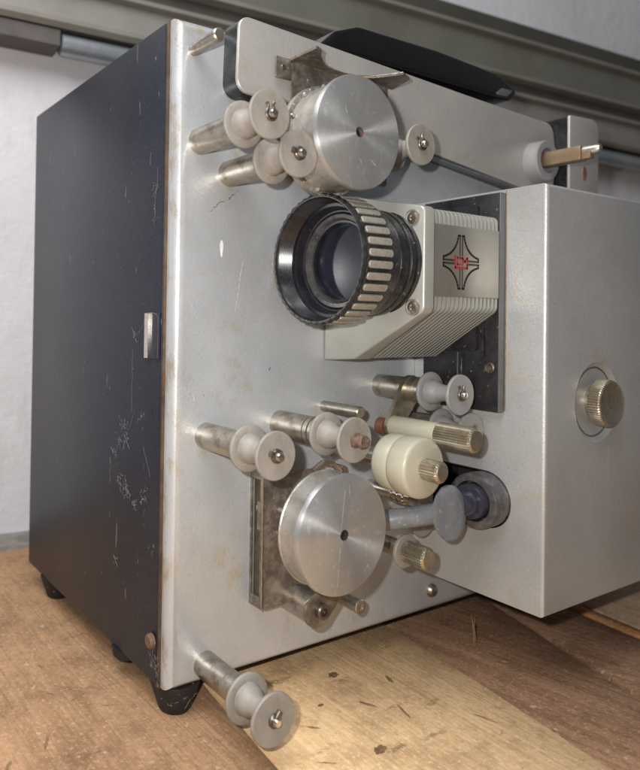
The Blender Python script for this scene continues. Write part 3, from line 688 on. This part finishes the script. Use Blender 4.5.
for (y, z) in ((-53, 226.6), (-53.6, 183.4)):
    q = empty('mounting_screw', (103.8, y, z), lb)
    lathe('recess_ring', [(-.6, 4.3), (.35, 4.1), (.4, 3.5), (.02, 3.3)], 'alu_side', q, (103.75, y, z), (-1, 0, 0), 28, False)
    lathe('screw_head', [(.05, 3.2), (.12, 3.0), (.55, 2.3), (.6, 1.2), (.15, .9), (.15, 0)], 'steel', q, (103.75, y, z), (-1, 0, 0), 28)
# badge with the emblem
bd = box('badge', 109.8, 165.4, -57.9, -56.8, 189.0, 224.4, 'badge', lb, .5, 2)
bx0, bz0, yb = 134.2, 206.4, -57.9
def stroke_bm(bm, pts, wd, closed=False):
    P = [Vector(p) for p in pts]; n = len(P)
    for i in range(n if closed else n-1):
        a, b2 = P[i], P[(i+1) % n]; d = (b2-a).normalized(); nn = Vector((-d.y, d.x))*wd/2; a2 = a-d*wd*.4; b3 = b2+d*wd*.4
        q = [a2+nn, b3+nn, b3-nn, a2-nn]; prism_bm(bm, [tuple(v) for v in q], -.12, .05, 'XZ')
bm = bmesh.new()
for sx in (-1, 1):
    for sz in (-1, 1):
        out = [(.85, 13.2), (2.1, 13.2)]
        for k in range(1, 11):
            t = k/10; A, B, Cc = (2.1, 13.2), (4.1, 4.1), (13.6, 2.3)
            out.append(((1-t)**2*A[0]+2*t*(1-t)*B[0]+t*t*Cc[0], (1-t)**2*A[1]+2*t*(1-t)*B[1]+t*t*Cc[1]))
        out += [(13.6, .8), (5.6, .8)]
        out = [(sx*u, sz*v) for u, v in out]
        stroke_bm(bm, out, 1.0); stroke_bm(bm, [(sx*.95, sz*13.2), (sx*.95, sz*3.4)], .8)
finish('emblem', bm, 'ink', bd, (bx0, yb, bz0))
bm = bmesh.new()
stroke_bm(bm, [(-4.8, 2.9), (-4.8, -2.8), (4.6, -2.8), (4.6, -1.6)], 1.15)
stroke_bm(bm, [(-.6, 2.3), (-3.1, 2.3), (-3.1, -1.1), (-.6, -1.1)], .9); stroke_bm(bm, [(-.6, 2.3), (-.6, 1.3)], .8)
stroke_bm(bm, [(.9, -1.3), (.9, 2.2), (2.8, .4), (4.7, 2.2), (4.7, -1.3)], 1.1)
finish('letters', bm, 'red', bd, (bx0, yb-.06, bz0))

# --- lens ----------------------------------------------------------
ln_ = empty('lens', (85, -31.2, 205.6), root); LX, LY, LZ = 104.6, -31.2, 205.6
ax = (-1, 0, 0)
def L_(name, prof, mt, seg=96, **kw): return lathe(name, prof, mt, ln_, (LX, LY, LZ), ax, seg, **kw)
L_('rear_collar', [(0, 27.4), (1.6, 27.4), (2.2, 26.9), (2.2, 25.6), (3.2, 25.6), (3.6, 26.8), (6.4, 26.8), (6.8, 26.2), (6.8, 25.4), (7.8, 25.4), (8.2, 26.6), (13.2, 26.4), (14, 25.6), (14.6, 25.6), (15, 27.4), (22.6, 28.6), (23, 20)], 'black')
def scal(i, k): return (.32*math.cos(i*2*math.pi/192*44) if k >= 5 and k <= 9 else 0)
L_('focus_ring', [(22.6, 26), (22.6, 28.6), (23.8, 30.2), (24.6, 30.4), (38.6, 30.4), (39.4, 30.6), (40.4, 31.3), (42.0, 31.3), (42.6, 31.0), (42.8, 30.4), (42.6, 29.6), (41.8, 29.3)], 'black', 192, mod=scal, close=False)
thr = [(41.9, 29.4)]
for k in range(9): thr += [(41.2-k*.9, 29.0-k*.13), (40.75-k*.9, 28.6-k*.13)]
L_('inner_barrel', thr+[(33.0, 27.6), (32.8, 26.2), (32.3, 25.9), (28.6, 24.6), (28.4, 23.9), (27, 23.0)], 'black_in', 96, close=False)
L_('front_ring', [(27.2, 23.0), (28.4, 22.8), (28.4, 21.0), (26.0, 20.2), (25.4, 19.9)], 'barrel', 96, close=False)
L_('retaining_ring', [(25.6, 20.1), (26.4, 19.9), (26.2, 19.0), (24.6, 18.6)], 'black_in', 96, close=False)
fg = L_('front_glass', [(25.0-1.6*(r/19)**2*1.0+.0, r) for r in (19, 17, 14.5, 12, 9, 6, 3, 0)], 'dusty_glass', 72, close=False, ang=60)
# grip bars round the ring
def gripbar():
    bm = bmesh.new(); pts = rounded([(-7.6, -1.7), (7.4, -1.7), (7.4, 1.7), (-7.6, 1.7)], 1.3, 4)
    prism_bm(bm, pts, 0, .95, 'XY', .3); return bm
NB = 36; g0 = None
for k in range(NB):
    a = 2*math.pi*k/NB+.05
    if g0 is None:
        bm = gripbar(); g0 = finish('grip_bar', bm, 'bar', ln_, (0, 0, 0)); c = g0
    else: c = g0.copy(); sc.collection.objects.link(c); c.parent = ln_
    rr = 30.2
    c.location = Vector((LX-31.4, LY+math.sin(a)*rr, LZ+math.cos(a)*rr))*S-wloc(ln_); c.rotation_euler = (-a, 0, 0)
M['cast']

# --- reel arms -----------------------------------------------------
ra = empty('reel_arm', (30, -6, 286), root)
bp = rounded([(28.2, 285.8), (100, 281.0), (175.7, 274.5), (247.5, 265.9), (292, 260.6), (297, 286), (293, 311.2), (200, 314.8), (29.4, 322.6)], [7, 0, 0, 0, 12, 20, 8, 0, 6], 6)
prism('arm_core', bp, 0, -10.6, 'black', ra, 'XZ', 0)
prism('arm_face', bp, -10.5, -12.2, 'silver_arm', ra, 'XZ', .6)
prism('arm_lower_edge', [(100, 279.6), (247, 264.4), (290, 259.3), (290, 260.6), (247.5, 265.7), (100, 280.9)], -8, -11.6, 'greyedge', ra, 'XZ')
bs = (272, 282.6)
lathe('boss', [(10.5, 13.6), (20.4, 13.2), (21.2, 12.4), (21.2, 8.2), (17, 8), (17, 0)], 'plastic_cool', ra, (bs[0], 0, bs[1]), seg=56)
bm = bmesh.new(); pts = rounded([(-4.2, -4.6), (4.2, -4.6), (4.2, 4.6), (-4.2, 4.6)], .8, 3); prism_bm(bm, pts, -17, -43, 'XZ', .8)
sp = finish('spindle', bm, 'spindle', ra, (bs[0]+1.5, 0, bs[1]+.6))
lathe('spindle_tip', [(30, 3.4), (50.5, 3.2), (52.5, 2.2), (53, 0)], 'steel', sp, (bs[0]+2.5, 0, bs[1]+2.2), seg=24)
bm = bmesh.new(); prism_bm(bm, [(-2.4, -4), (2.4, -4), (2.4, .5), (-2.4, .5)], -42, -48, 'XZ', .3); finish('spindle_key', bm, 'spindle', sp, (bs[0]+1.5, 0, bs[1]+.6))
rb = empty('reel_arm', (333, -6, 60), root)
vp = rounded([(313.5, 60), (351, 60), (351, 323.6), (313.5, 321.6)], [4, 4, 8, 1.5], 6)
prism('arm_core', vp, 20, -10.6, 'black', rb, 'XZ', 0); prism('arm_face', vp, -10.5, -12.2, 'silver_arm', rb, 'XZ', .6)
prism('arm_slot', [(335-2.6+2.6*math.cos(a), 283+5*math.sin(a)) for a in [k*math.pi/8 for k in range(16)]], -12.1, -12.5, 'pinkrod', rb, 'XZ')
# --- carrying handle ----------------------------------------------
hp = rounded([(94, 321), (97, 328.5), (112, 341.5), (130, 348.2), (200, 349.2), (262, 346.8), (286, 338.0), (278, 331.0), (262, 330.0), (120, 330.0), (106, 321)], [0, 4, 12, 16, 60, 30, 3, 3, 4, 8, 0], 6)
hh = empty('carrying_handle', (190, 14, 320.3), root)
prism('grip', hp, 34, 8, 'handle', hh, 'XZ', 2.6)
prism('end_glare_patch', rounded([(258, 331.5), (266, 337), (279, 337.5), (272, 332.2)], .8, 2), 10, 7.6, 'greyedge', hh, 'XZ', .3)  # grey patch painting the glare on the recessed end of the grip

# --- scratches and chips in the lacquer and on the drum faces
def marks(name, y, lines, wd, mt, parent):
    bm = bmesh.new()
    for (xa, za, xb, zb, jit) in lines:
        n = max(3, int(math.hypot(xb-xa, zb-za)/1.1)); P = [(xa+(xb-xa)*i/n+random.gauss(0, jit), za+(zb-za)*i/n+random.gauss(0, jit)) for i in range(n+1)]
        for a, b2 in zip(P, P[1:]):
            if random.random() < .12: continue
            d = (Vector(b2)-Vector(a)).normalized(); wv = wd*random.uniform(.3, 1.5)/2; nn = Vector((-d.y, d.x))*wv
            prism_bm(bm, [tuple(Vector(a)+nn), tuple(Vector(b2)+nn*random.uniform(.3, 1)), tuple(Vector(b2)-nn), tuple(Vector(a)-nn*random.uniform(.3, 1))], -.03, .02, 'XZ')
    o = finish(name, bm, mt, parent, (0, y, 0)); o['kind'] = 'stuff'; return o
marks('crack', 0, [(25, 232, 34, 236, .35), (33, 236, 40, 241, .35), (22, 229, 27, 232, .3), (60, 150, 61, 152, .2)], .45, 'greyedge', fp)
prism('chip', [(29.2+.95*math.cos(a)*(1+.2*math.sin(3*a)), 211+4.2*math.sin(a)) for a in [k*math.pi/9 for k in range(18)]], .02, -.04, 'chip', fp)
marks('hairline', 0, [(42, 205, 38, 180, .1), (14, 140, 14.6, 137, .1), (120, 12, 126, 16, .1), (60, 60, 61, 52, .1)], .16, 'chip', fp)
f2 = [c for c in d2.children if c.name.startswith('face')][0]; f1 = [c for c in d1.children if c.name.startswith('face')][0]
marks('scuff', -55, [(59.5, 101, 57.6, 84, .12), (57.0, 76, 55.4, 58, .14), (56.6, 70, 55.9, 62, .2), (71, 62, 74.5, 66, .12), (62, 103, 62.6, 98, .25)], .3, 'scuff', f2)
marks('scuff', -55, [(66, 250, 67.5, 247, .2), (73, 250, 76, 248, .15), (57, 272, 58, 268, .15)], .35, 'scuff', f1)
bm = bmesh.new()
for (cy, cz, sp, n) in ((-66, 226, 3.2, 9), (-72, 236, 2.5, 6), (-69, 106, 4, 6), (-74, 96, 2.5, 3), (-64, 84, 3, 3), (-40, 60, 6, 4), (-68, 180, 8, 4)):
    for _ in range(n):
        r = random.uniform(.08, .3); lathe_bm(bm, [(0, r), (.08, r*.7), (.1, 0)], (-1, 0, 0), 7, (0, cy+random.gauss(0, sp*.5), cz+random.gauss(0, sp)), mod=lambda i, k: random.uniform(-.08, .08))
o = finish('rust_speck', bm, 'stainspeck', hs, (171.0, 0, 0)); o['kind'] = 'stuff'
# --- cobwebs -------------------------------------------------------
bm = bmesh.new()
def strand(p0, p1, sag=.6, r=.07, wob=.5):
    p0, p1 = Vector(p0), Vector(p1); n = 9; P = []
    for i in range(n+1):
        t = i/n; q = p0.lerp(p1, t); q += Vector((-abs(random.gauss(0, .12)), random.gauss(0, wob), random.gauss(0, wob)-sag*4*t*(1-t))); P.append(q)
    tube_bm(bm, P, r, 4)
def tangle(c, spread, n, r=.07):
    for _ in range(n):
        a = Vector(c)+Vector((0, random.gauss(0, spread), random.gauss(0, spread))); b3 = a+Vector((0, random.gauss(0, spread*.8), random.gauss(0, spread*.8)))
        strand(a, b3, .3, r, .25)
X_ = .6
for (ya, za, yb2, zb) in ((34, 130, 41, 118), (52, 110, 58, 100), (24, 112, 17, 98), (38, 160, 38, 128), (62, 100, 62, 92), (14, 250, 17, 222), (24, 176, 34, 166)):
    strand((X_, ya, za), (X_, yb2, zb), .5, .045, .35)
def wisp(c, n, sp, step, r):
    for _ in range(n):
        q = Vector(c)+Vector((0, random.gauss(0, sp), random.gauss(0, sp))); P = [q.copy()]; a = random.uniform(0, 6.28)
        for _k in range(random.randint(3, 7)):
            a += random.gauss(0, 1.1); q = q+Vector((random.uniform(-.12, .08), math.cos(a)*step, math.sin(a)*step)); q.x = min(q.x, .85); P.append(q.copy())
        tube_bm(bm, P, [random.uniform(.25, 1.3)*r for _p in P], 4)
for c, n, sp in (((46, 118), 12, 1.6), ((44, 114), 10, 1.6), ((51, 110), 7, 1.2), ((58, 104), 5, 1.3), ((44, 88), 12, 1.8), ((40, 86), 8, 1.3), ((34, 82), 7, 1.6), ((48, 91), 6, 1.6), ((26, 84), 7, 1.6),
                 ((23, 92), 5, 1.5), ((12, 12), 14, 2.2), ((8, 7), 8, 1.8), ((56, 46), 5, 1.5), ((15, 240), 6, 2.5), ((18, 228), 4, 2.5), ((36, 168), 6, 1.2), ((27, 128), 3, 2), ((90, 210), 2, 2), ((14, 64), 3, 2)):
    wisp((X_, *c), n, sp, .9, .075)
for _ in range(26): wisp((X_, random.uniform(10, 185), random.uniform(8, 312)), 1, 1, random.uniform(.2, .5), .05)
cw = finish('cobweb', bm, 'web', root, (0, 0, 0)); cw['kind'] = 'stuff'
bm = bmesh.new()
for _ in range(10):
    a = random.uniform(0, 6.28); strand((14+11*math.cos(a), 13-11*abs(math.sin(a))-.6, -2-random.random()*4), (14+10*math.cos(a+.6), 13-9.6*abs(math.sin(a+.6))-.6, -5-random.random()*6), .3, .09, .2)
cw = finish('cobweb', bm, 'web', root, (0, 0, 0)); cw['kind'] = 'stuff'
